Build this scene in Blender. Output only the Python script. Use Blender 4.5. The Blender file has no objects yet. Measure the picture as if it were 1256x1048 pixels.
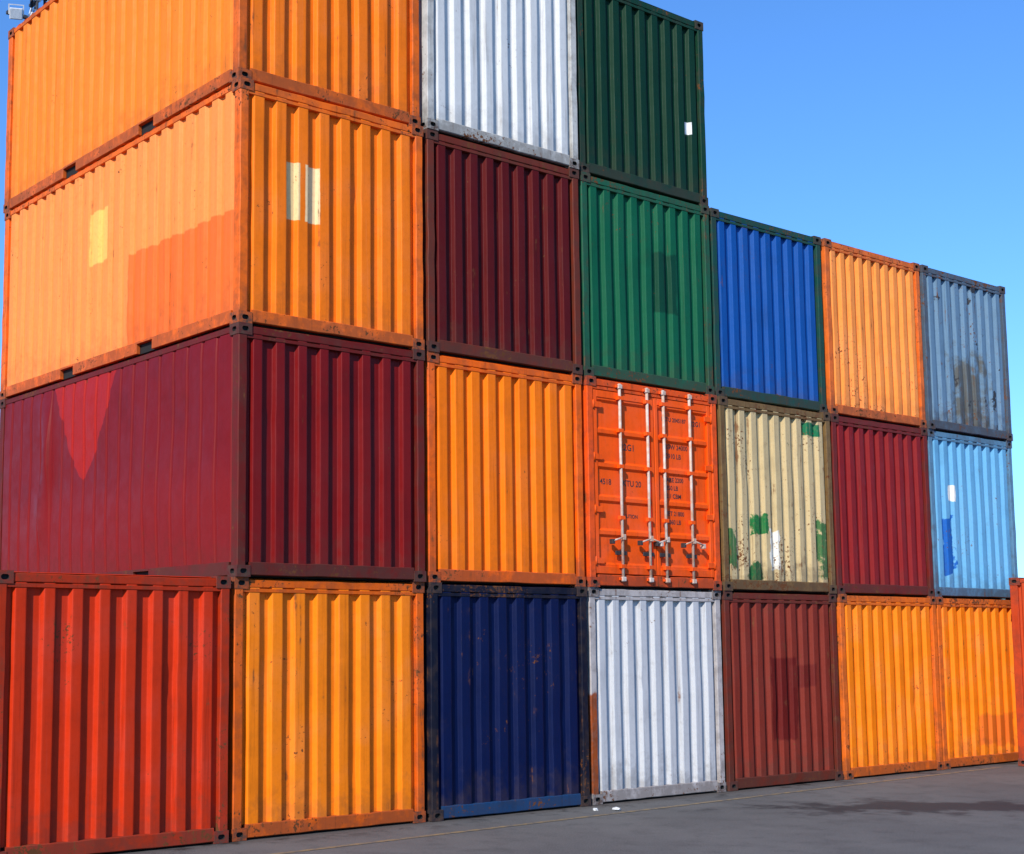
import bpy, bmesh, math, random
from mathutils import Vector, Matrix, noise

scene = bpy.context.scene
scene.view_settings.view_transform = 'Standard'
scene.view_settings.look = 'None'
scene.view_settings.exposure = 0
random.seed(7)

def lin(c):
    c /= 255.0
    return c/12.92 if c <= 0.04045 else ((c+0.055)/1.055)**2.4
def S(r, g, b, k=1.0):
    return tuple(min(0.92, lin(v)*k) for v in (r, g, b))

# ------------------------------------------------------------------ nodes
class NT:
    def __init__(self, mat):
        mat.use_nodes = True
        self.t = mat.node_tree
        self.t.nodes.clear()
    def n(self, typ, **kw):
        nd = self.t.nodes.new(typ)
        for k, v in kw.items():
            setattr(nd, k, v)
        return nd
    def l(self, a, b):
        self.t.links.new(a, b)
    def put(self, sock, v):
        if hasattr(v, 'is_output'):
            self.l(v, sock)
        elif isinstance(v, (tuple, list)) and len(v) == 3 and sock.type == 'RGBA':
            sock.default_value = (*v, 1)
        else:
            sock.default_value = v
    def m(self, op, a, b=0.0, c=0.0, clamp=False):
        nd = self.n('ShaderNodeMath', operation=op, use_clamp=clamp)
        self.put(nd.inputs[0], a); self.put(nd.inputs[1], b)
        return nd.outputs[0]
    def rng(self, v, a, b, c=0.0, d=1.0, smooth=True):
        nd = self.n('ShaderNodeMapRange')
        nd.interpolation_type = 'SMOOTHSTEP' if smooth else 'LINEAR'
        self.put(nd.inputs['Value'], v)
        for k, x in zip(('From Min', 'From Max', 'To Min', 'To Max'), (a, b, c, d)):
            self.put(nd.inputs[k], x)
        return nd.outputs[0]
    def mix(self, f, a, b, blend='MIX'):
        nd = self.n('ShaderNodeMix', data_type='RGBA', blend_type=blend)
        self.put(nd.inputs[0], f); self.put(nd.inputs[6], a); self.put(nd.inputs[7], b)
        return nd.outputs[2]
    def noise(self, vec, scale, detail=3, rough=0.55, stretch=(1, 1, 1), off=(0, 0, 0), dist=0.0):
        mp = self.n('ShaderNodeMapping')
        mp.inputs['Scale'].default_value = stretch
        mp.inputs['Location'].default_value = off
        self.l(vec, mp.inputs['Vector'])
        nd = self.n('ShaderNodeTexNoise')
        self.l(mp.outputs[0], nd.inputs['Vector'])
        nd.inputs['Scale'].default_value = scale
        nd.inputs['Detail'].default_value = detail
        nd.inputs['Roughness'].default_value = rough
        nd.inputs['Distortion'].default_value = dist
        return nd.outputs['Fac']

def paint(name, col, seed=0, rust=0.3, fade=0.25, dirt=0.3, patches=(), blotch=None,
          rough=0.52, streak=0.35, fadecol=None, spec=0.16, frame=False):
    mat = bpy.data.materials.new(name)
    N = NT(mat)
    tc = N.n('ShaderNodeTexCoord')
    P = tc.outputs['Object']
    sep = N.n('ShaderNodeSeparateXYZ'); N.l(P, sep.inputs[0])
    X, Y, Z = sep.outputs
    o = (seed*3.17, seed*5.71, seed*1.93)
    c = tuple(col)
    if fadecol is None:
        g = sum(c)/3
        fadecol = tuple(min(0.9, v*0.88+g*0.14+0.008) for v in c)
    dark = tuple(v*0.6 for v in c)
    r2 = N.noise(P, 1.7, 3, 0.6, off=o)
    cur = N.mix(N.rng(r2, 0.45, 0.72, 0, fade), c, fadecol)
    cur = N.mix(N.rng(r2, 0.46, 0.26, 0, 0.35), cur, dark)
    pn = None
    if patches:
        pn = N.noise(P, 4.0, 4, 0.65, off=(o[1], o[0], o[2]))
    for p in patches:
        ax, u0, u1, z0, z1, pc, soft, amp = p[:8]
        U = X if ax[0] == 'x' else Y
        fm = N.m('LESS_THAN', Y if ax[0] == 'x' else X, 0.13)
        hw = (u1-u0)/2
        if len(p) > 8:   # tapering downwards
            hw = N.m('MULTIPLY', N.m('POWER', N.rng(Z, z0, z1, smooth=False), p[8]), hw)
        du = N.m('SUBTRACT', N.m('ABSOLUTE', N.m('SUBTRACT', U, (u0+u1)/2)), hw)
        dz = N.m('SUBTRACT', N.m('ABSOLUTE', N.m('SUBTRACT', Z, (z0+z1)/2)), (z1-z0)/2)
        d = N.m('MAXIMUM', du, dz)
        if amp > 0:
            d = N.m('ADD', d, N.m('MULTIPLY', N.m('SUBTRACT', pn, 0.5), amp))
        mk = N.m('MULTIPLY', N.rng(d, -soft, soft, 1, 0), fm)
        cur = N.mix(mk, cur, pc)
    if blotch:
        bc, bs, bt = blotch
        bn = N.noise(P, bs, 4, 0.62, off=(o[2]+3, o[0], o[1]))
        cur = N.mix(N.rng(bn, bt, bt+0.03), cur, bc)
    st = N.noise(P, 1.0, 4, 0.68, stretch=(17, 17, 0.6), off=o)
    cur = N.mix(N.rng(st, 0.52, 0.78, 0, streak), cur, (0.14, 0.07, 0.04), 'MULTIPLY')
    cur = N.mix(N.rng(st, 0.46, 0.25, 0, streak*0.7), cur, fadecol)
    gn = N.noise(P, 5, 3, 0.7, off=(o[1], o[2], o[0]))
    low = N.rng(Z, 0.0, 0.75, 1, 0)
    gm = N.m('MULTIPLY', N.rng(N.m('ADD', N.m('MULTIPLY', low, 0.35), gn), 0.58, 0.9), dirt)
    if frame:
        gm = N.m('MAXIMUM', gm, N.m('MULTIPLY', N.rng(gn, 0.40, 0.66), 0.34))
    cur = N.mix(gm, cur, (0.055, 0.036, 0.026))
    r1 = N.noise(P, 22, 4, 0.72, off=(o[0]+9, o[1], o[2]))
    cur = N.mix(N.rng(r1, 0.45, 0.65, 0.0, 0.14), cur, dark)
    edge = N.m('MAXIMUM', N.rng(Z, 0.30, 0.05), N.rng(Z, 2.35, 2.58))
    cl = N.m('SUBTRACT', r2, 0.5)
    rr = N.m('ADD', r1, N.m('MULTIPLY', cl, 0.65))
    rr = N.m('ADD', rr, N.m('MULTIPLY', edge, 0.06))
    th = 0.80-0.28*rust
    chip = N.rng(rr, th, th+0.035)
    drip = N.m('MULTIPLY', N.rng(N.m('ADD', st, N.m('MULTIPLY', N.m('SUBTRACT', gn, 0.5), 0.7)), th-0.03, th+0.12), 0.8)
    rm = N.m('MAXIMUM', chip, drip)
    rc = N.mix(gn, (0.045, 0.015, 0.007), (0.22, 0.08, 0.026))
    cur = N.mix(rm, cur, rc)
    b = N.n('ShaderNodeBsdfPrincipled')
    N.l(cur, b.inputs['Base Color'])
    ro = N.m('ADD', rough, N.m('MULTIPLY', N.m('SUBTRACT', gn, 0.45), 0.45))
    ro = N.m('MAXIMUM', ro, N.m('MULTIPLY', rm, 0.9), clamp=True)
    N.l(ro, b.inputs['Roughness'])
    b.inputs['Specular IOR Level'].default_value = spec
    h = N.noise(P, 7, 1, 0.5, off=o)
    bp = N.n('ShaderNodeBump'); bp.inputs['Distance'].default_value = 0.006
    bp.inputs['Strength'].default_value = 0.45
    N.l(h, bp.inputs['Height']); N.l(bp.outputs[0], b.inputs['Normal'])
    out = N.n('ShaderNodeOutputMaterial'); N.l(b.outputs[0], out.inputs[0])
    return mat

frame_cols = {}
def F(name, col, seed, rust, **kw):
    m = paint(name, col, seed, rust, frame=True, dirt=0.5, **kw)
    frame_cols[m.name] = col
    return m

def simple(name, col, rough=0.6, metal=0.0, var=0.4, scale=12, col2=None):
    mat = bpy.data.materials.new(name)
    N = NT(mat)
    tc = N.n('ShaderNodeTexCoord')
    nn = N.noise(tc.outputs['Object'], scale, 4, 0.65)
    c = N.mix(N.rng(nn, 0.3, 0.7, 0, var), tuple(col), col2 or tuple(v*0.35 for v in col))
    b = N.n('ShaderNodeBsdfPrincipled')
    N.l(c, b.inputs['Base Color'])
    b.inputs['Roughness'].default_value = rough
    b.inputs['Metallic'].default_value = metal
    out = N.n('ShaderNodeOutputMaterial'); N.l(b.outputs[0], out.inputs[0])
    return mat

M_DARK = simple('dark_underside', (0.012, 0.010, 0.009), 0.9)
M_GALV = simple('galvanised_rod', (0.60, 0.52, 0.45), 0.5, 0.0, 0.8, 9, (0.50, 0.24, 0.11))
M_INK = simple('black_marking', (0.035, 0.028, 0.028), 0.6, 0, 0.5, 30)
def casting_mat(name, c):
    return simple(name, tuple(v*0.6 for v in c), 0.85, 0, 1.0, 16, (0.07, 0.033, 0.02))

# ------------------------------------------------------------------ mesh helpers
def box(bm, a, b, mi, bevel=0.0):
    x0, y0, z0 = a; x1, y1, z1 = b
    v = [bm.verts.new(p) for p in [(x0,y0,z0),(x1,y0,z0),(x1,y1,z0),(x0,y1,z0),(x0,y0,z1),(x1,y0,z1),(x1,y1,z1),(x0,y1,z1)]]
    fs = []
    for f in [(0,3,2,1),(4,5,6,7),(0,1,5,4),(1,2,6,5),(2,3,7,6),(3,0,4,7)]:
        fc = bm.faces.new([v[i] for i in f]); fc.material_index = mi; fs.append(fc)
    if bevel > 0:
        es = list({e for f in fs for e in f.edges})
        r = bmesh.ops.bevel(bm, geom=es, offset=bevel, segments=1, affect='EDGES', profile=0.5)
        for f in r['faces']:
            f.material_index = mi

def wavy_box(bm, x0, x1, y0, y1, z0, z1, mi, seed, n=10, amp=0.004, along='z'):
    """post / rail with slight knocks along its length (chamfered section)"""
    ch = 0.008
    rings = []
    for k in range(n+1):
        t = k/n
        e = math.sin(math.pi*t)**0.4 if 0 < t < 1 else 0
        a = noise.noise(Vector((seed*3.7, t*9.0, 1.0)))*amp*e
        b = noise.noise(Vector((seed*2.1, t*9.0, 7.0)))*amp*e
        if along == 'z':
            z = z0+(z1-z0)*t
            pts = [(x0+ch, y0), (x1-ch, y0), (x1, y0+ch), (x1, y1-ch), (x1-ch, y1), (x0+ch, y1), (x0, y1-ch), (x0, y0+ch)]
            rings.append([bm.verts.new((px+a, py+b, z)) for px, py in pts])
        else:
            x = x0+(x1-x0)*t
            pts = [(y0+ch, z0), (y1-ch, z0), (y1, z0+ch), (y1, z1-ch), (y1-ch, z1), (y0+ch, z1), (y0, z1-ch), (y0, z0+ch)]
            rings.append([bm.verts.new((x, py+b, pz+a)) for py, pz in pts])
    for k in range(n):
        for i in range(8):
            j = (i+1) % 8
            f = bm.faces.new([rings[k][i], rings[k][j], rings[k+1][j], rings[k+1][i]]); f.material_index = mi
    f = bm.faces.new(rings[0]); f.material_index = mi
    f = bm.faces.new(rings[-1]); f.material_index = mi

def cyl(bm, p0, p1, r, mi, seg=10):
    p0 = Vector(p0); p1 = Vector(p1); d = (p1-p0)
    q = d.to_track_quat('Z', 'Y')
    r0 = []; r1 = []
    for i in range(seg):
        a = 2*math.pi*i/seg
        off = q @ Vector((math.cos(a)*r, math.sin(a)*r, 0))
        r0.append(bm.verts.new(p0+off)); r1.append(bm.verts.new(p1+off))
    for i in range(seg):
        j = (i+1) % seg
        f = bm.faces.new([r0[i], r0[j], r1[j], r1[i]]); f.material_index = mi; f.smooth = True
    f = bm.faces.new(r1); f.material_index = mi
    f = bm.faces.new(list(reversed(r0))); f.material_index = mi

def holed_face(bm, o, u, v, w, h, nrm, hw, hh, dep, mi, mid):
    o = Vector(o); u = Vector(u); v = Vector(v); nrm = Vector(nrm)
    c = o+u*w/2+v*h/2
    n = 16; ring = []; outer = []; inner = []
    for i in range(n):
        a = 2*math.pi*(i+0.5)/n
        ca, sa = math.cos(a), math.sin(a)
        k = min((w/2)/abs(ca) if abs(ca) > 1e-6 else 9, (h/2)/abs(sa) if abs(sa) > 1e-6 else 9)
        e = (hw-hh)/2
        px = (hh/2)*ca+(e if ca > 0 else -e); py = (hh/2)*sa
        outer.append(bm.verts.new(c+u*ca*k+v*sa*k))
        ring.append(bm.verts.new(c+u*px+v*py))
        inner.append(bm.verts.new(c+u*px+v*py-nrm*dep))
    for (su, sv) in ((1,1),(1,-1),(-1,1),(-1,-1)):
        tgt = c+u*su*w/2+v*sv*h/2
        best = min(outer, key=lambda q: (q.co-tgt).length)
        best.co = tgt
    for i in range(n):
        j = (i+1) % n
        for q, m in (([outer[i], outer[j], ring[j], ring[i]], mi), ([ring[i], ring[j], inner[j], inner[i]], mid)):
            f = bm.faces.new(q); f.material_index = m
    f = bm.faces.new(inner); f.material_index = mid

def casting(bm, W, L, H, sx, sy, sz, mi, mid):
    cx, cy, cz = 0.162, 0.178, 0.118
    x0 = 0 if sx == 0 else W-cx; y0 = 0 if sy == 0 else L-cy; z0 = 0 if sz == 0 else H-cz
    i = 0.03
    box(bm, (x0+i, y0+i, z0+0.004), (x0+cx-i, y0+cy-i, z0+cz-0.004), mid)
    yf = y0 if sy == 0 else y0+cy; ny = -1 if sy == 0 else 1
    yb = y0+cy if sy == 0 else y0
    xf = x0 if sx == 0 else x0+cx; nx = -1 if sx == 0 else 1
    xb = x0+cx if sx == 0 else x0
    holed_face(bm, (x0, yf, z0), (1,0,0), (0,0,1), cx, cz, (0,ny,0), 0.080, 0.050, 0.028, mi, mid)
    holed_face(bm, (xf, y0, z0), (0,1,0), (0,0,1), cy, cz, (nx,0,0), 0.080, 0.050, 0.028, mi, mid)
    for q in ([(x0,yb,z0),(x0+cx,yb,z0),(x0+cx,yb,z0+cz),(x0,yb,z0+cz)],
              [(xb,y0,z0),(xb,y0+cy,z0),(xb,y0+cy,z0+cz),(xb,y0,z0+cz)],
              [(x0,y0,z0),(x0+cx,y0,z0),(x0+cx,y0+cy,z0),(x0,y0+cy,z0)],
              [(x0,y0,z0+cz),(x0+cx,y0,z0+cz),(x0+cx,y0+cy,z0+cz),(x0,y0+cy,z0+cz)]):
        f = bm.faces.new([bm.verts.new(p) for p in q]); f.material_index = mi

def corr_panel(bm, o, u, length, height, inward, n, depth, mi, nz=12, outer=0.45, slope=0.10,
               wob=0.006, seed=0, hi=True, bulge=0.0, crease=None, dents=0):
    o = Vector(o); u = Vector(u); inn = Vector(inward); up = Vector((0, 0, 1))
    p = length/n
    inner = 1-outer-2*slope
    rd = random.Random(seed*17+3)
    dl = [(rd.uniform(0.15, 0.85)*length, rd.uniform(0.15, 0.8)*height, rd.uniform(0.06, 0.13), rd.uniform(0.006, 0.014)) for _ in range(dents)]
    prof = [(0.0, 1.0)]
    for i in range(n):
        b = i
        xs = [b+inner/2, b+inner/2+slope, b+inner/2+slope+outer, b+inner/2+2*slope+outer]
        dd = [1, 0, 0, 1]
        if hi:
            e = 0.022; g = min(0.06, inner*0.4)
            s1 = slope*0.18
            for k, (x, d) in enumerate(zip(xs, dd)):
                t = s1/slope
                d2 = d+(1-2*d)*t
                if k in (0, 2):
                    prof += [(x-g, d), (x-e*0.6, d), (x+s1*0.35, d+(1-2*d)*t*0.25), (x+s1, d2+(1-2*d)*0.02)]
                else:
                    prof += [(x-s1, d2+(1-2*d)*0.02), (x-s1*0.35, d+(1-2*d)*t*0.25), (x+e*0.6, d), (x+g, d)]
        else:
            prof += list(zip(xs, dd))
    prof.append((n, 1.0))
    cols = []
    for (x, d) in prof:
        col = []
        for j in range(nz+1):
            z = height*j/nz
            q = o+u*(x*p)+up*z+inn*(d*depth)
            if wob > 0:
                env = math.sin(math.pi*j/nz)**0.5 if 0 < j < nz else 0
                env2 = min(1, x*1.5, (n-x)*1.5)
                nv = noise.noise(Vector((x*p*2.1+seed*7.3, z*1.3, seed*3.1)))*wob
                nv += noise.noise(Vector((x*p*6+seed*2.3, z*3.5, seed*1.7)))*wob*0.25
                nv2 = noise.noise(Vector((x*p*2.5+seed*1.3, z*1.4, seed*5.1+9)))*wob*0.4
                for (dx, dz, dr, da) in dl:
                    nv += da*math.exp(-((x*p-dx)**2+(z-dz)**2)/(dr*dr))
                q = q+inn*(nv*env*env2*1.4)+u*(nv2*env*env2)
                if bulge:
                    q = q-inn*(bulge*env*env2*(0.5+noise.noise(Vector((x*p*0.8+seed, z*0.9, 4.2)))))
                if crease:
                    cy, cw, ca, z0, z1 = crease
                    zz = (z-z0)/(z1-z0)
                    if 0 < zz < 1:
                        q = q-inn*(ca*math.exp(-((x*p-cy-0.06*math.sin(z*3))/cw)**2)*math.sin(math.pi*zz)**0.7)
            col.append(bm.verts.new(q))
        cols.append(col)
    flip = u.cross(up).dot(inn) > 0
    for i in range(len(cols)-1):
        for j in range(nz):
            q = [cols[i][j], cols[i+1][j], cols[i+1][j+1], cols[i][j+1]]
            if not flip: q.reverse()
            f = bm.faces.new(q); f.material_index = mi; f.smooth = hi

def text_mesh(bm, s, size, o, mi):
    cu = bpy.data.curves.new('t', 'FONT'); cu.body = s; cu.size = size; cu.offset = 0.0015
    ob = bpy.data.objects.new('t', cu)
    scene.collection.objects.link(ob)
    dg = bpy.context.evaluated_depsgraph_get()
    me = bpy.data.meshes.new_from_object(ob.evaluated_get(dg))
    vs = [bm.verts.new((o[0]+v.co.x, o[1], o[2]+v.co.y)) for v in me.vertices]
    for p in me.polygons:
        try:
            f = bm.faces.new([vs[i] for i in p.vertices]); f.material_index = mi
        except ValueError:
            pass
    bpy.data.objects.remove(ob); bpy.data.curves.remove(cu); bpy.data.meshes.remove(me)

W, L, H0 = 2.438, 6.058, 2.591

def door_end(bm, H, mi, mframe, mg, mk):
    z0, z1 = 0.165, H-0.155
    mid = W/2
    for k, (x0, x1) in enumerate(((0.125, mid-0.008), (mid+0.008, W-0.125))):
        fr = 0.06
        yb = 0.02
        box(bm, (x0, yb, z0), (x0+fr, yb+0.05, z1), mi, 0.004)
        box(bm, (x1-fr, yb, z0), (x1, yb+0.05, z1), mi, 0.004)
        box(bm, (x0+fr, yb, z0), (x1-fr, yb+0.05, z0+0.09), mi, 0.004)
        box(bm, (x0+fr, yb, z1-0.09), (x1-fr, yb+0.05, z1), mi, 0.004)
        xa, xb = x0+fr, x1-fr
        za, zb = z0+0.09, z1-0.09
        nf = 5; step = (zb-za)/nf
        pr = [(za, 0.03)]
        for i in range(nf):
            a = za+i*step
            pr += [(a+0.022, 0.03), (a+0.050, 0.056), (a+step-0.053, 0.056), (a+step-0.025, 0.03)]
        pr.append((zb, 0.03))
        ns = 8
        rows = [[bm.verts.new((xa+(xb-xa)*s/ns, y, z)) for s in range(ns+1)] for z, y in pr]
        for i in range(len(rows)-1):
            for s in range(ns):
                f = bm.faces.new([rows[i][s], rows[i][s+1], rows[i+1][s+1], rows[i+1][s]]); f.material_index = mi
        for hz in (0.32, 0.95, 1.6, 2.25):
            xh = 0.115 if k == 0 else W-0.115
            cyl(bm, (xh, 0.012, hz-0.05), (xh, 0.012, hz+0.05), 0.014, mi, 8)
            xa2 = xh if k == 0 else xh-0.14
            box(bm, (xa2, 0.006, hz-0.035), (xa2+0.14, 0.019, hz+0.035), mi, 0.002)
    box(bm, (mid-0.008, 0.035, z0), (mid+0.008, 0.05, z1), mk)
    for i, rx in enumerate((0.56, 1.06, 1.365, 1.87)):
        cyl(bm, (rx, -0.012, 0.07), (rx, -0.012, H-0.05), 0.019, mg, 10)
        for bz in (0.26, 0.86, 1.5, 1.95, 2.36):
            box(bm, (rx-0.045, -0.031, bz-0.025), (rx+0.045, 0.019, bz+0.025), mi, 0.004)
        for cz in (0.105, H-0.085):
            box(bm, (rx-0.035, -0.036, cz-0.03), (rx+0.035, 0.004, cz+0.025), mg, 0.006)
            box(bm, (rx-0.065, -0.018, cz-0.018), (rx+0.065, 0.004, cz+0.018), mi, 0.004)
        hz = 0.62
        for sgn in ((-1, 1) if i in (1, 3) else (-1,)):
            hx = rx+sgn*0.19
            cyl(bm, (rx, -0.040, hz), (hx, -0.040, hz-0.05), 0.011, mg, 6)
            box(bm, (hx-0.022, -0.05, hz-0.09), (hx+0.022, 0.01, hz-0.03), mk if sgn < 0 else mg, 0.004)
        box(bm, (rx-0.028, -0.05, hz-0.035), (rx+0.028, -0.03, hz+0.035), mg, 0.004)
        box(bm, (rx-0.11, 0.0, hz-0.22), (rx+0.09, 0.016, hz-0.17), mk, 0.003)
    yt = 0.0545
    for j, t in enumerate(("MGW 24000", "52910 LB")):
        text_mesh(bm, t, 0.088, (1.42, yt, 1.80-0.12*j), mk)
    for j, t in enumerate(("TARE 2200", "4850 LB", "33.1 CBM")):
        text_mesh(bm, t, 0.080, (1.42, yt, 1.375-0.105*j), mk)
    for j, t in enumerate(("NET 21800", "48060 LB")):
        text_mesh(bm, t, 0.080, (1.42, yt, 0.94-0.11*j), mk)
    text_mesh(bm, "LKTU 2045187", 0.075, (1.40, yt, 2.16), mk)
    text_mesh(bm, "22G1", 0.115, (0.63, yt, 1.72), mk)
    text_mesh(bm, "LKTU 20", 0.105, (0.60, yt, 1.27), mk)
    text_mesh(bm, "4518", 0.10, (0.25, yt, 1.27), mk)
    text_mesh(bm, "CAUTION", 0.065, (0.62, yt, 0.87), mk)
    text_mesh(bm, "22G1", 0.09, (1.96, yt, 2.14), mk)

def container(loc, panel, frame, seed, nf=9, ns=21, side_depth=0.036, front='corr', front_depth=0.050,
              H=H0, outer=0.45, detail_side=False, bulge=0.0, side_outer=0.46, rz=0.0, wob=0.006, slope=0.09,
              sill=None, crease=None, dents=1):
    bm = bmesh.new()
    A, B, C, G, K, Q = 0, 1, 2, 3, 4, 5
    pw = 0.108
    for sx in (0, 1):
        for sy in (0, 1):
            x0 = 0.006 if sx == 0 else W-pw
            x1 = pw if sx == 0 else W-0.006
            y0 = 0.006 if sy == 0 else L-0.13
            y1 = 0.13 if sy == 0 else L-0.006
            wavy_box(bm, x0, x1, y0, y1, 0.118, H-0.118, B, seed*4+sx*2+sy, 10, 0.007)
            for sz in (0, 1):
                casting(bm, W, L, H, sx, sy, sz, Q, C)
    S5 = 6 if sill else B
    for k, (y0, y1) in enumerate(((0.008, 0.075), (L-0.075, L-0.008))):
        wavy_box(bm, 0.162, W-0.162, y0, y1, 0.018, 0.152, S5, seed+k+0.3, 10, 0.009, 'x')
        wavy_box(bm, 0.162, W-0.162, y0+0.004, y1, H-0.105, H-0.022, B, seed+k+0.7, 10, 0.007, 'x')
    box(bm, (pw, 0.012, H-0.150), (W-pw, 0.06, H-0.113), B, 0.003)
    for s, (x0, x1) in enumerate(((0.008, 0.06), (W-0.06, W-0.008))):
        ys = [0.178, 1.85, 2.21, 3.85, 4.21, L-0.178]
        box(bm, (x0, ys[0], 0.018), (x1, ys[1], 0.155), B, 0.004)
        box(bm, (x0, ys[2], 0.018), (x1, ys[3], 0.155), B, 0.004)
        box(bm, (x0, ys[4], 0.018), (x1, ys[5], 0.155), B, 0.004)
        for a, b in ((1.85, 2.21), (3.85, 4.21)):
            box(bm, (x0, a, 0.132), (x1, b, 0.155), B)
            box(bm, (0.061 if s == 0 else W-0.30, a, 0.02), (0.30 if s == 0 else W-0.061, b, 0.13), C)
        box(bm, (x0, 0.178, H-0.085), (x1, L-0.178, H-0.022), B, 0.004)
    box(bm, (0.08, 0.09, 0.004), (W-0.08, L-0.09, 0.145), C)
    n = 28; rows = []
    for i in range(n*4+1):
        y = 0.02+(L-0.04)*i/(n*4)
        z = H-0.004-(0.012 if i % 4 in (0, 1) else 0.0)
        rows.append([bm.verts.new((x, y, z)) for x in (0.02, W-0.02)])
    for i in range(len(rows)-1):
        f = bm.faces.new([rows[i][0], rows[i][1], rows[i+1][1], rows[i+1][0]]); f.material_index = A
    zb, zt = 0.146, H-0.100
    if front == 'corr':
        corr_panel(bm, (pw-0.002, 0.018, zb), (1,0,0), W-2*pw+0.004, zt-zb, (0,1,0), nf, front_depth, A, 16, outer, slope, wob, seed, dents=dents)
    else:
        door_end(bm, H, A, B, G, K)
        box(bm, (0.13, 0.091, 0.16), (W-0.13, 0.10, H-0.14), C)
    corr_panel(bm, (pw-0.002, L-0.018, zb), (1,0,0), W-2*pw+0.004, zt-zb, (0,-1,0), 9, 0.045, A, 1, hi=False, wob=0)
    corr_panel(bm, (0.016, 0.125, 0.150), (0,1,0), L-0.25, H-0.08-0.15, (1,0,0), ns, side_depth, A,
               14 if detail_side else 1, side_outer, 0.11 if side_depth > 0.02 else 0.06, 0.007 if detail_side else 0, seed+1, detail_side, bulge, crease)
    corr_panel(bm, (W-0.016, 0.125, 0.150), (0,1,0), L-0.25, H-0.08-0.15, (-1,0,0), ns, side_depth, A, 1, hi=False, wob=0)
    me = bpy.data.meshes.new('shipping_container')
    bmesh.ops.recalc_face_normals(bm, faces=[f for f in bm.faces])
    bm.to_mesh(me); bm.free()
    for m in (panel, frame, M_DARK, M_GALV, M_INK, casting_mat('casting_steel', frame_cols.get(frame.name, (0.2,0.1,0.05)))):
        me.materials.append(m)
    if sill: me.materials.append(sill)
    ob = bpy.data.objects.new('shipping_container', me)
    ob.location = loc; ob.rotation_euler = (0, 0, rz)
    scene.collection.objects.link(ob)
    return ob

PX = 2.50
def at(c, r, dy=None):
    if dy is None: dy = random.uniform(-0.02, 0.035)
    return (c*PX+0.006, dy, r*2.5925+0.004)

# colours ------------------------------------------------------------
OR = S(244, 112, 10, 1.12); ORY = S(248, 120, 12, 1.12); VOR = S(252, 106, 2, 1.2)
RED = S(196, 48, 12, 1.0); MAR = S(116, 14, 14, 1.0); MARD = S(86, 9, 8, 1.0)
BRN = S(122, 44, 32, 1.0); NAVY = S(2, 18, 62, 1.0); WHT = S(206, 206, 204, 1.0)
CRM = S(196, 172, 126, 1.0); LBL = S(100, 164, 202, 1.0); GRN = S(8, 88, 58, 1.0)
DGN = S(8, 50, 31, 1.0); BLU = S(10, 76, 150, 1.0); GBL = S(98, 128, 152, 1.0)
LOR = S(244, 136, 58, 1.1); CREAMY = S(242, 208, 156, 1.0)
DOOR = S(244, 82, 8, 1.12)

# row 1
container(at(-2, 0), paint('paint_orange_red_a', RED, 50, 0.3), F('frame_orange_red_a', S(190,70,24), 51, 0.45), 50)
container(at(-1, 0), paint('paint_orange_red', RED, 1, 0.30, 0.3, 0.3, streak=0.5), F('frame_orange_red', S(172,46,14), 2, 0.5), 1, nf=8, outer=0.38)
container(at(0, 0), paint('paint_yellow_orange', ORY, 3, 0.32, 0.3, 0.28), F('frame_yellow_orange', S(214,92,14), 4, 0.5), 2, nf=8)
container(at(1, 0), paint('paint_navy', NAVY, 5, 0.28, 0.10, 0.3), F('frame_navy', S(14,18,36), 6, 0.5), 3, nf=8,
          sill=paint('sill_blue', S(16,62,104), 7, 0.4), dents=2)
container(at(2, 0), paint('paint_white_grey', S(190,190,191), 8, 0.22, 0.2, 0.35, streak=0.5), F('frame_rusty_white', S(180,172,168), 9, 0.45,
          patches=[('x', -0.1, 0.13, 0.1, 1.3, S(150,70,26), 0.02, 0.2)]), 4, nf=9)
container(at(3, 0), paint('paint_brown_red', BRN, 10, 0.33, 0.25, 0.3, patches=[('x', 0.95, 1.5, 0.6, 1.7, S(98,24,20), 0.02, 0.15),
          ('x', 1.4, 1.95, 1.3, 1.6, S(104,32,26), 0.02, 0.1)]), F('frame_brown_red', S(106,42,30), 11, 0.5), 5, nf=9)
container(at(4, 0), paint('paint_orange_b', ORY, 12, 0.31, 0.3, 0.25), F('frame_orange_b', S(226,106,28), 13, 0.45), 6, nf=9)
container(at(5, 0), paint('paint_orange_c', ORY, 14, 0.38, 0.4, 0.35, patches=[('x', 1.1, 2.1, 0.3, 0.75, S(216,104,30), 0.03, 0.3)]),
          F('frame_orange_c', S(224,106,28), 15, 0.45), 7, nf=9)
# row 2
container(at(0, 1), paint('paint_maroon', MAR, 16, 0.16, 0.2, 0.2, patches=[
          ('y', 2.65, 4.4, 1.3, 2.62, S(160,26,14), 0.008, 0.16, 0.7),
          ('y', -0.2, 6.2, -0.2, 1.1, S(124,20,18), 0.3, 0.6)], rough=0.42, streak=0.2),
          F('frame_maroon', S(104,26,20), 17, 0.4), 8, nf=8, ns=19, side_depth=0.013, side_outer=0.74, detail_side=True, bulge=0.03,
          crease=(4.45, 0.12, 0.10, 0.4, 2.3), outer=0.38)
container(at(1, 1), paint('paint_vivid_orange', VOR, 18, 0.18, 0.2, 0.15), F('frame_vivid_orange', S(238,98,12), 19, 0.35), 9, nf=9, wob=0.004, dents=0, outer=0.50)
container(at(2, 1), paint('paint_door_orange', DOOR, 20, 0.22, 0.3, 0.2), F('frame_door_orange', S(232,82,16), 21, 0.45), 10, front='door')
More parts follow.
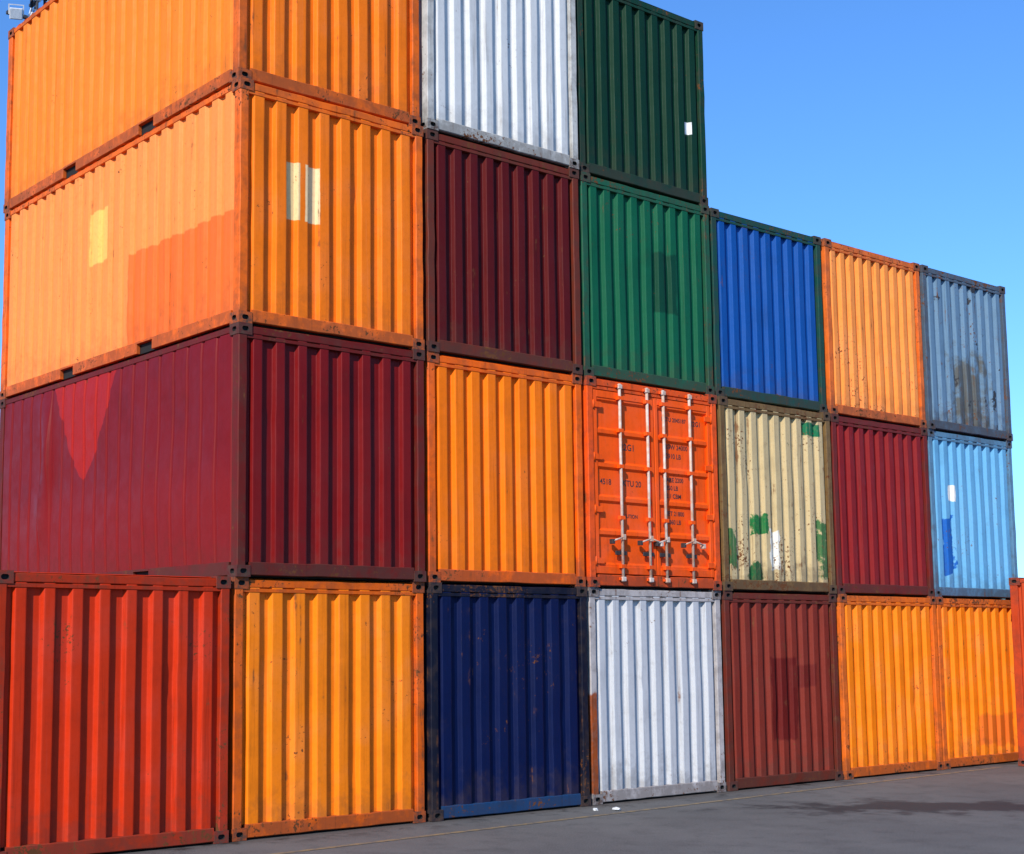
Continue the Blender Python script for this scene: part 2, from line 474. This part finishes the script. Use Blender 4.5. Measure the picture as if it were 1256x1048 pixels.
container(at(3, 1), paint('paint_cream', CRM, 22, 0.54, 0.3, 0.4, patches=[
          ('x', 1.80, 2.20, 2.22, 2.40, S(14,104,66), 0.01, 0.10), ('x', 0.66, 0.96, 0.78, 1.04, S(26,108,52), 0.01, 0.3),
          ('x', 0.10, 0.28, 0.35, 0.8, S(60,104,56), 0.02, 0.5), ('x', 0.5, 0.85, 0.16, 0.36, S(30,92,48), 0.02, 0.4),
          ('x', 2.1, 2.35, 0.3, 1.0, S(62,104,58), 0.03, 0.7), ('x', 1.0, 1.2, 0.3, 0.85, S(230,222,204), 0.01, 0.2)],
          blotch=(S(90,104,66), 3.1, 0.68), streak=0.7), F('frame_cream', S(120,92,54), 23, 0.6), 11, nf=9)
container(at(4, 1), paint('paint_crimson', S(130,22,24), 24, 0.22, 0.2, 0.2), F('frame_crimson', S(112,32,26), 25, 0.4), 12, nf=9)
container(at(5, 1), paint('paint_light_blue', LBL, 26, 0.28, 0.4, 0.25, patches=[
          ('x', 0.35, 0.62, 0.35, 1.25, S(20,90,170), 0.01, 0.35), ('x', 0.5, 0.7, 1.5, 1.75, S(226,224,214), 0.01, 0.1)]),
          F('frame_light_blue', S(90,132,160), 27, 0.45), 13, nf=9)
# row 3
container(at(0, 2), paint('paint_orange_d', OR, 28, 0.28, 0.25, 0.2, patches=[
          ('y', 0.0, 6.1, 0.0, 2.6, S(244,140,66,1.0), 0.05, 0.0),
          ('y', -0.3, 2.45, -0.2, 1.22, S(234,106,38,1.0), 0.012, 0.10),
          ('y', 3.0, 3.5, 1.3, 1.95, S(248,184,90,1.0), 0.01, 0.05),
          ('x', 0.60, 0.76, 1.20, 1.82, S(226,196,140), 0.006, 0.03),
          ('x', 0.83, 1.02, 1.20, 1.82, CREAMY, 0.006, 0.03)]),
          F('frame_orange_d', S(234,104,22), 29, 0.4), 14, nf=8, detail_side=True)
container(at(1, 2), paint('paint_maroon_b', MARD, 30, 0.28, 0.2, 0.25), F('frame_maroon_b', S(108,42,26), 31, 0.5), 15, nf=9)
container(at(2, 2), paint('paint_green', GRN, 32, 0.24, 0.25, 0.25, patches=[('x', 1.35, 1.75, 1.0, 1.8, S(6,62,42), 0.02, 0.15)]),
          F('frame_green', S(30,88,62), 33, 0.45), 16, nf=9)
container(at(3, 2), paint('paint_blue', BLU, 34, 0.22, 0.2, 0.25), F('frame_blue', S(24,70,60), 35, 0.45), 17, nf=9)
container(at(4, 2), paint('paint_light_orange', LOR, 36, 0.40, 0.35, 0.2, streak=0.6), F('frame_light_orange', S(224,106,36), 37, 0.45), 18, nf=10)
container(at(5, 2), paint('paint_grey_blue', GBL, 38, 0.48, 0.4, 0.5, streak=0.7, blotch=(S(50,48,50), 2.6, 0.64), patches=[('x', 0.8, 1.7, 0.1, 1.2, S(84,86,84), 0.2, 1.6)]),
          F('frame_grey_blue', S(80,94,108), 39, 0.55), 19, nf=9)
# row 4
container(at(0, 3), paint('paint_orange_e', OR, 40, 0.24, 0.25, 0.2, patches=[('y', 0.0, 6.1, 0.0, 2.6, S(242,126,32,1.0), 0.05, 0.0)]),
          F('frame_orange_e', S(222,100,22), 41, 0.45), 20, nf=8, detail_side=True)
container(at(1, 3), paint('paint_white', WHT, 42, 0.26, 0.12, 0.2, streak=0.5), F('frame_white', S(190,188,182), 43, 0.45), 21, nf=9)
container(at(2, 3), paint('paint_dark_green', DGN, 44, 0.15, 0.15, 0.2, patches=[('x', 2.02, 2.16, 0.95, 1.12, (0.8,0.8,0.76), 0.004, 0)]),
          F('frame_dark_green', S(16,58,40), 45, 0.35), 22, nf=9)
# high-cube container standing in front at the far right
container((13.9, -6.438, 0.004), paint('paint_red_orange_hc', S(196,74,36), 46, 0.3, 0.4), F('frame_red_orange_hc', S(188,66,30), 47, 0.4), 23,
          H=2.896, detail_side=True)

# ------------------------------------------------------------------ ground
def sheet(name, pts, z, mat):
    me = bpy.data.meshes.new(name)
    me.from_pydata([(x, y, z) for x, y in pts], [], [tuple(range(len(pts)))])
    me.materials.append(mat)
    ob = bpy.data.objects.new(name, me); scene.collection.objects.link(ob)
    return ob

def asphalt():
    mat = bpy.data.materials.new('asphalt'); N = NT(mat)
    tc = N.n('ShaderNodeTexCoord'); P = tc.outputs['Object']
    sep = N.n('ShaderNodeSeparateXYZ'); N.l(P, sep.inputs[0]); X, Y, Z = sep.outputs
    big = N.noise(P, 0.35, 4, 0.6)
    c = N.mix(N.rng(big, 0.35, 0.7), (0.104, 0.102, 0.098), (0.140, 0.136, 0.128))
    midn = N.noise(P, 2.4, 5, 0.7, off=(3, 1, 0))
    c = N.mix(N.rng(midn, 0.45, 0.72, 0, 0.6), c, (0.068, 0.066, 0.064))
    grit = N.noise(P, 70, 3, 0.75)
    c = N.mix(N.rng(grit, 0.48, 0.72, 0, 0.7), c, (0.24, 0.23, 0.22))
    c = N.mix(N.rng(grit, 0.46, 0.25, 0, 0.7), c, (0.03, 0.03, 0.03))
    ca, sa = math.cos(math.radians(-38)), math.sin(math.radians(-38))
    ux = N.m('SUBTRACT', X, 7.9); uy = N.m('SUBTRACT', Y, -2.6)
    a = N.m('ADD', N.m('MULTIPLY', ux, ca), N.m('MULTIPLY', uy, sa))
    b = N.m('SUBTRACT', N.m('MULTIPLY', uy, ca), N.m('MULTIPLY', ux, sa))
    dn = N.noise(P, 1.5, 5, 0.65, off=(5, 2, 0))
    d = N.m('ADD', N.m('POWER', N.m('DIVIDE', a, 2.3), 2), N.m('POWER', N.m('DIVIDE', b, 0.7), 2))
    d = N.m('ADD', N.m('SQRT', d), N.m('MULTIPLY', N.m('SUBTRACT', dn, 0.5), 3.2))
    dark_patch = N.rng(d, 1.1, 0.55)  # ragged elongated patch, darker and slightly less rough than the asphalt around it
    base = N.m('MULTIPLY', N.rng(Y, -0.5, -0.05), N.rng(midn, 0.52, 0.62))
    dark_patch = N.m('MAXIMUM', dark_patch, base)
    c = N.mix(N.m('MULTIPLY', dark_patch, 0.75), c, (0.02, 0.02, 0.021))
    rs = N.m('MULTIPLY', N.rng(Y, -0.3, 0.0), 0.4)
    c = N.mix(rs, c, (0.06, 0.04, 0.028))
    bs = N.n('ShaderNodeBsdfPrincipled'); N.l(c, bs.inputs['Base Color'])
    bs.inputs['Specular IOR Level'].default_value = 0.2
    N.l(N.m('SUBTRACT', 0.92, N.m('MULTIPLY', dark_patch, 0.15)), bs.inputs['Roughness'])
    bp = N.n('ShaderNodeBump'); bp.inputs['Distance'].default_value = 0.006; bp.inputs['Strength'].default_value = 0.8
    N.l(grit, bp.inputs['Height']); N.l(bp.outputs[0], bs.inputs['Normal'])
    o = N.n('ShaderNodeOutputMaterial'); N.l(bs.outputs[0], o.inputs[0])
    return mat
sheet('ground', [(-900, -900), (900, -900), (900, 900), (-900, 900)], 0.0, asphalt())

def linepaint():
    mat = bpy.data.materials.new('worn_yellow_line'); N = NT(mat)
    tc = N.n('ShaderNodeTexCoord'); P = tc.outputs['Object']
    n1 = N.noise(P, 9, 5, 0.75)
    c = N.mix(N.rng(n1, 0.40, 0.60), (0.115, 0.105, 0.092), (0.27, 0.19, 0.085))
    bs = N.n('ShaderNodeBsdfPrincipled'); N.l(c, bs.inputs['Base Color']); bs.inputs['Roughness'].default_value = 0.9
    o = N.n('ShaderNodeOutputMaterial'); N.l(bs.outputs[0], o.inputs[0])
    return mat
sheet('painted_line', [(-6, -1.25), (13.5, -0.36), (13.5, -0.28), (-6, -1.17)], 0.004, linepaint())

# scraps of crumpled paper lying on the asphalt
def litter(x, y, s, seed):
    bm = bmesh.new()
    bmesh.ops.create_icosphere(bm, subdivisions=2, radius=s)
    for v in bm.verts:
        k = 1+0.9*noise.noise(v.co*(2.2/s)+Vector((seed, 0, 0)))
        v.co = Vector((v.co.x*k*1.5, v.co.y*k, max(-s*0.3, v.co.z*k*0.55)))
    me = bpy.data.meshes.new('paper_litter'); bm.to_mesh(me); bm.free()
    me.materials.append(simple('scrap_paper', (0.7, 0.7, 0.68), 0.8, 0, 0.3))
    o = bpy.data.objects.new('paper_litter', me); o.location = (x, y, s*0.3); o.rotation_euler = (0, 0, seed)
    scene.collection.objects.link(o)
litter(4.86, -0.51, 0.045, 1.3); litter(4.66, -0.36, 0.03, 4.0)

# ------------------------------------------------------------------ floodlight mast behind the stack
def mast():
    root = bpy.data.objects.new('floodlight_mast', None)
    root.location = (6.2, 19.1, 0); scene.collection.objects.link(root)
    steel = simple('mast_steel', (0.07, 0.07, 0.08), 0.5, 0.3)
    white = simple('lamp_housing', (0.75, 0.76, 0.78), 0.4)
    glass = simple('lamp_glass', (0.55, 0.62, 0.7), 0.1)
    def obj(nm, bm, mats):
        me = bpy.data.meshes.new(nm); bmesh.ops.recalc_face_normals(bm, faces=bm.faces[:]); bm.to_mesh(me); bm.free()
        for m in mats: me.materials.append(m)
        o = bpy.data.objects.new(nm, me); o.parent = root; scene.collection.objects.link(o)
    bm = bmesh.new()
    for sx in (-1, 1):
        for sy in (-1, 1):
            cyl(bm, (sx*0.35, sy*0.35, 0), (sx*0.16, sy*0.16, 18.2), 0.035, 0, 8)
    nseg = 22
    for i in range(nseg):
        z0 = 18.2*i/nseg; z1 = 18.2*(i+1)/nseg
        r0 = 0.35-0.19*i/nseg; r1 = 0.35-0.19*(i+1)/nseg
        s = 1 if i % 2 else -1
        for k in range(4):
            a = [(-1,-1),(1,-1),(1,1),(-1,1)]
            p, q = a[k], a[(k+1) % 4]
            if s > 0: p, q = q, p
            cyl(bm, (p[0]*r0, p[1]*r0, z0), (q[0]*r1, q[1]*r1, z1), 0.014, 0, 6)
    for z in (16.75, 17.35, 17.95):
        box(bm, (-0.85, -0.05, z-0.035), (0.85, 0.05, z+0.035), 0)
        box(bm, (-0.05, -0.6, z-0.03), (0.05, 0.6, z+0.03), 0)
    obj('lattice_tower', bm, [steel])
    bm = bmesh.new()
    k = 0
    for z in (16.95, 17.55, 18.15):
        for x in (-0.7, -0.23, 0.23, 0.7):
            tmp = bmesh.new()
            box(tmp, (-0.15, -0.06, -0.13), (0.15, 0.0, 0.13), 0, 0.01)
            box(tmp, (-0.09, 0.002, -0.08), (0.09, 0.14, 0.08), 0, 0.03)
            box(tmp, (-0.13, -0.07, -0.11), (0.13, -0.0625, 0.11), 1)
            box(tmp, (-0.18, -0.02, -0.02), (-0.155, 0.02, 0.19), 0)
            box(tmp, (0.155, -0.02, -0.02), (0.18, 0.02, 0.19), 0)
            box(tmp, (-0.18, -0.02, 0.191), (0.18, 0.02, 0.21), 0)
            Mx = Matrix.Translation((x, -0.2, z-0.27)) @ Matrix.Rotation(math.radians([-25, 8, -10, 25][k % 4]), 4, 'Z') @ Matrix.Rotation(math.radians(28), 4, 'X')
            bmesh.ops.transform(tmp, matrix=Mx, verts=tmp.verts[:])
            m2 = bpy.data.meshes.new('tmp'); tmp.to_mesh(m2); tmp.free(); bm.from_mesh(m2); bpy.data.meshes.remove(m2)
            k += 1
    obj('lamp_heads', bm, [white, glass])
mast()

# ------------------------------------------------------------------ light
el = math.radians(33); az = math.radians(61)   # from facade normal towards the left
to_sun = Vector((-math.sin(az)*math.cos(el), -math.cos(az)*math.cos(el), math.sin(el)))
sd = bpy.data.lights.new('sun', 'SUN'); sd.energy = 5.0; sd.angle = math.radians(0.5); sd.color = (1.0, 0.95, 0.87)
so = bpy.data.objects.new('sun', sd); so.rotation_euler = to_sun.to_track_quat('Z', 'Y').to_euler()
so.location = to_sun*50; scene.collection.objects.link(so)
w = bpy.data.worlds.new('World'); scene.world = w; w.use_nodes = True
nt = w.node_tree; nt.nodes.clear()
sk = nt.nodes.new('ShaderNodeTexSky'); sk.sky_type = 'NISHITA'; sk.sun_disc = False
sk.sun_elevation = el; sk.sun_rotation = math.atan2(to_sun.x, to_sun.y)
sk.air_density = 1.0; sk.dust_density = 0.1; sk.ozone_density = 2.0
tint = nt.nodes.new('ShaderNodeMix'); tint.data_type = 'RGBA'; tint.blend_type = 'MULTIPLY'
tint.inputs[0].default_value = 1.0; tint.inputs[7].default_value = (0.52, 0.92, 1.42, 1)
bg = nt.nodes.new('ShaderNodeBackground'); bg.inputs[1].default_value = 0.15
ow = nt.nodes.new('ShaderNodeOutputWorld')
nt.links.new(sk.outputs[0], tint.inputs[6]); nt.links.new(tint.outputs[2], bg.inputs[0]); nt.links.new(bg.outputs[0], ow.inputs[0])

# ------------------------------------------------------------------ camera
cam = bpy.data.cameras.new('camera'); co = bpy.data.objects.new('camera', cam)
scene.collection.objects.link(co); scene.camera = co
yaw, pitch, roll, f = 0.66422, 0.11349, -0.00393, 1784.56
fw = Vector((math.sin(yaw)*math.cos(pitch), math.cos(yaw)*math.cos(pitch), math.sin(pitch)))
rt = Vector((math.cos(yaw), -math.sin(yaw), 0)); up = rt.cross(fw)
r2 = rt*math.cos(roll)+up*math.sin(roll); u2 = -rt*math.sin(roll)+up*math.cos(roll)
Mx = Matrix((r2, u2, -fw)).transposed().to_4x4(); Mx.translation = Vector((-7.68325, -12.45204, 1.94139))
co.matrix_world = Mx
cam.sensor_width = 36; cam.lens = 36*f/1256
cam.shift_x = 140.08/1256; cam.shift_y = 60.2/1256
cam.clip_end = 3000
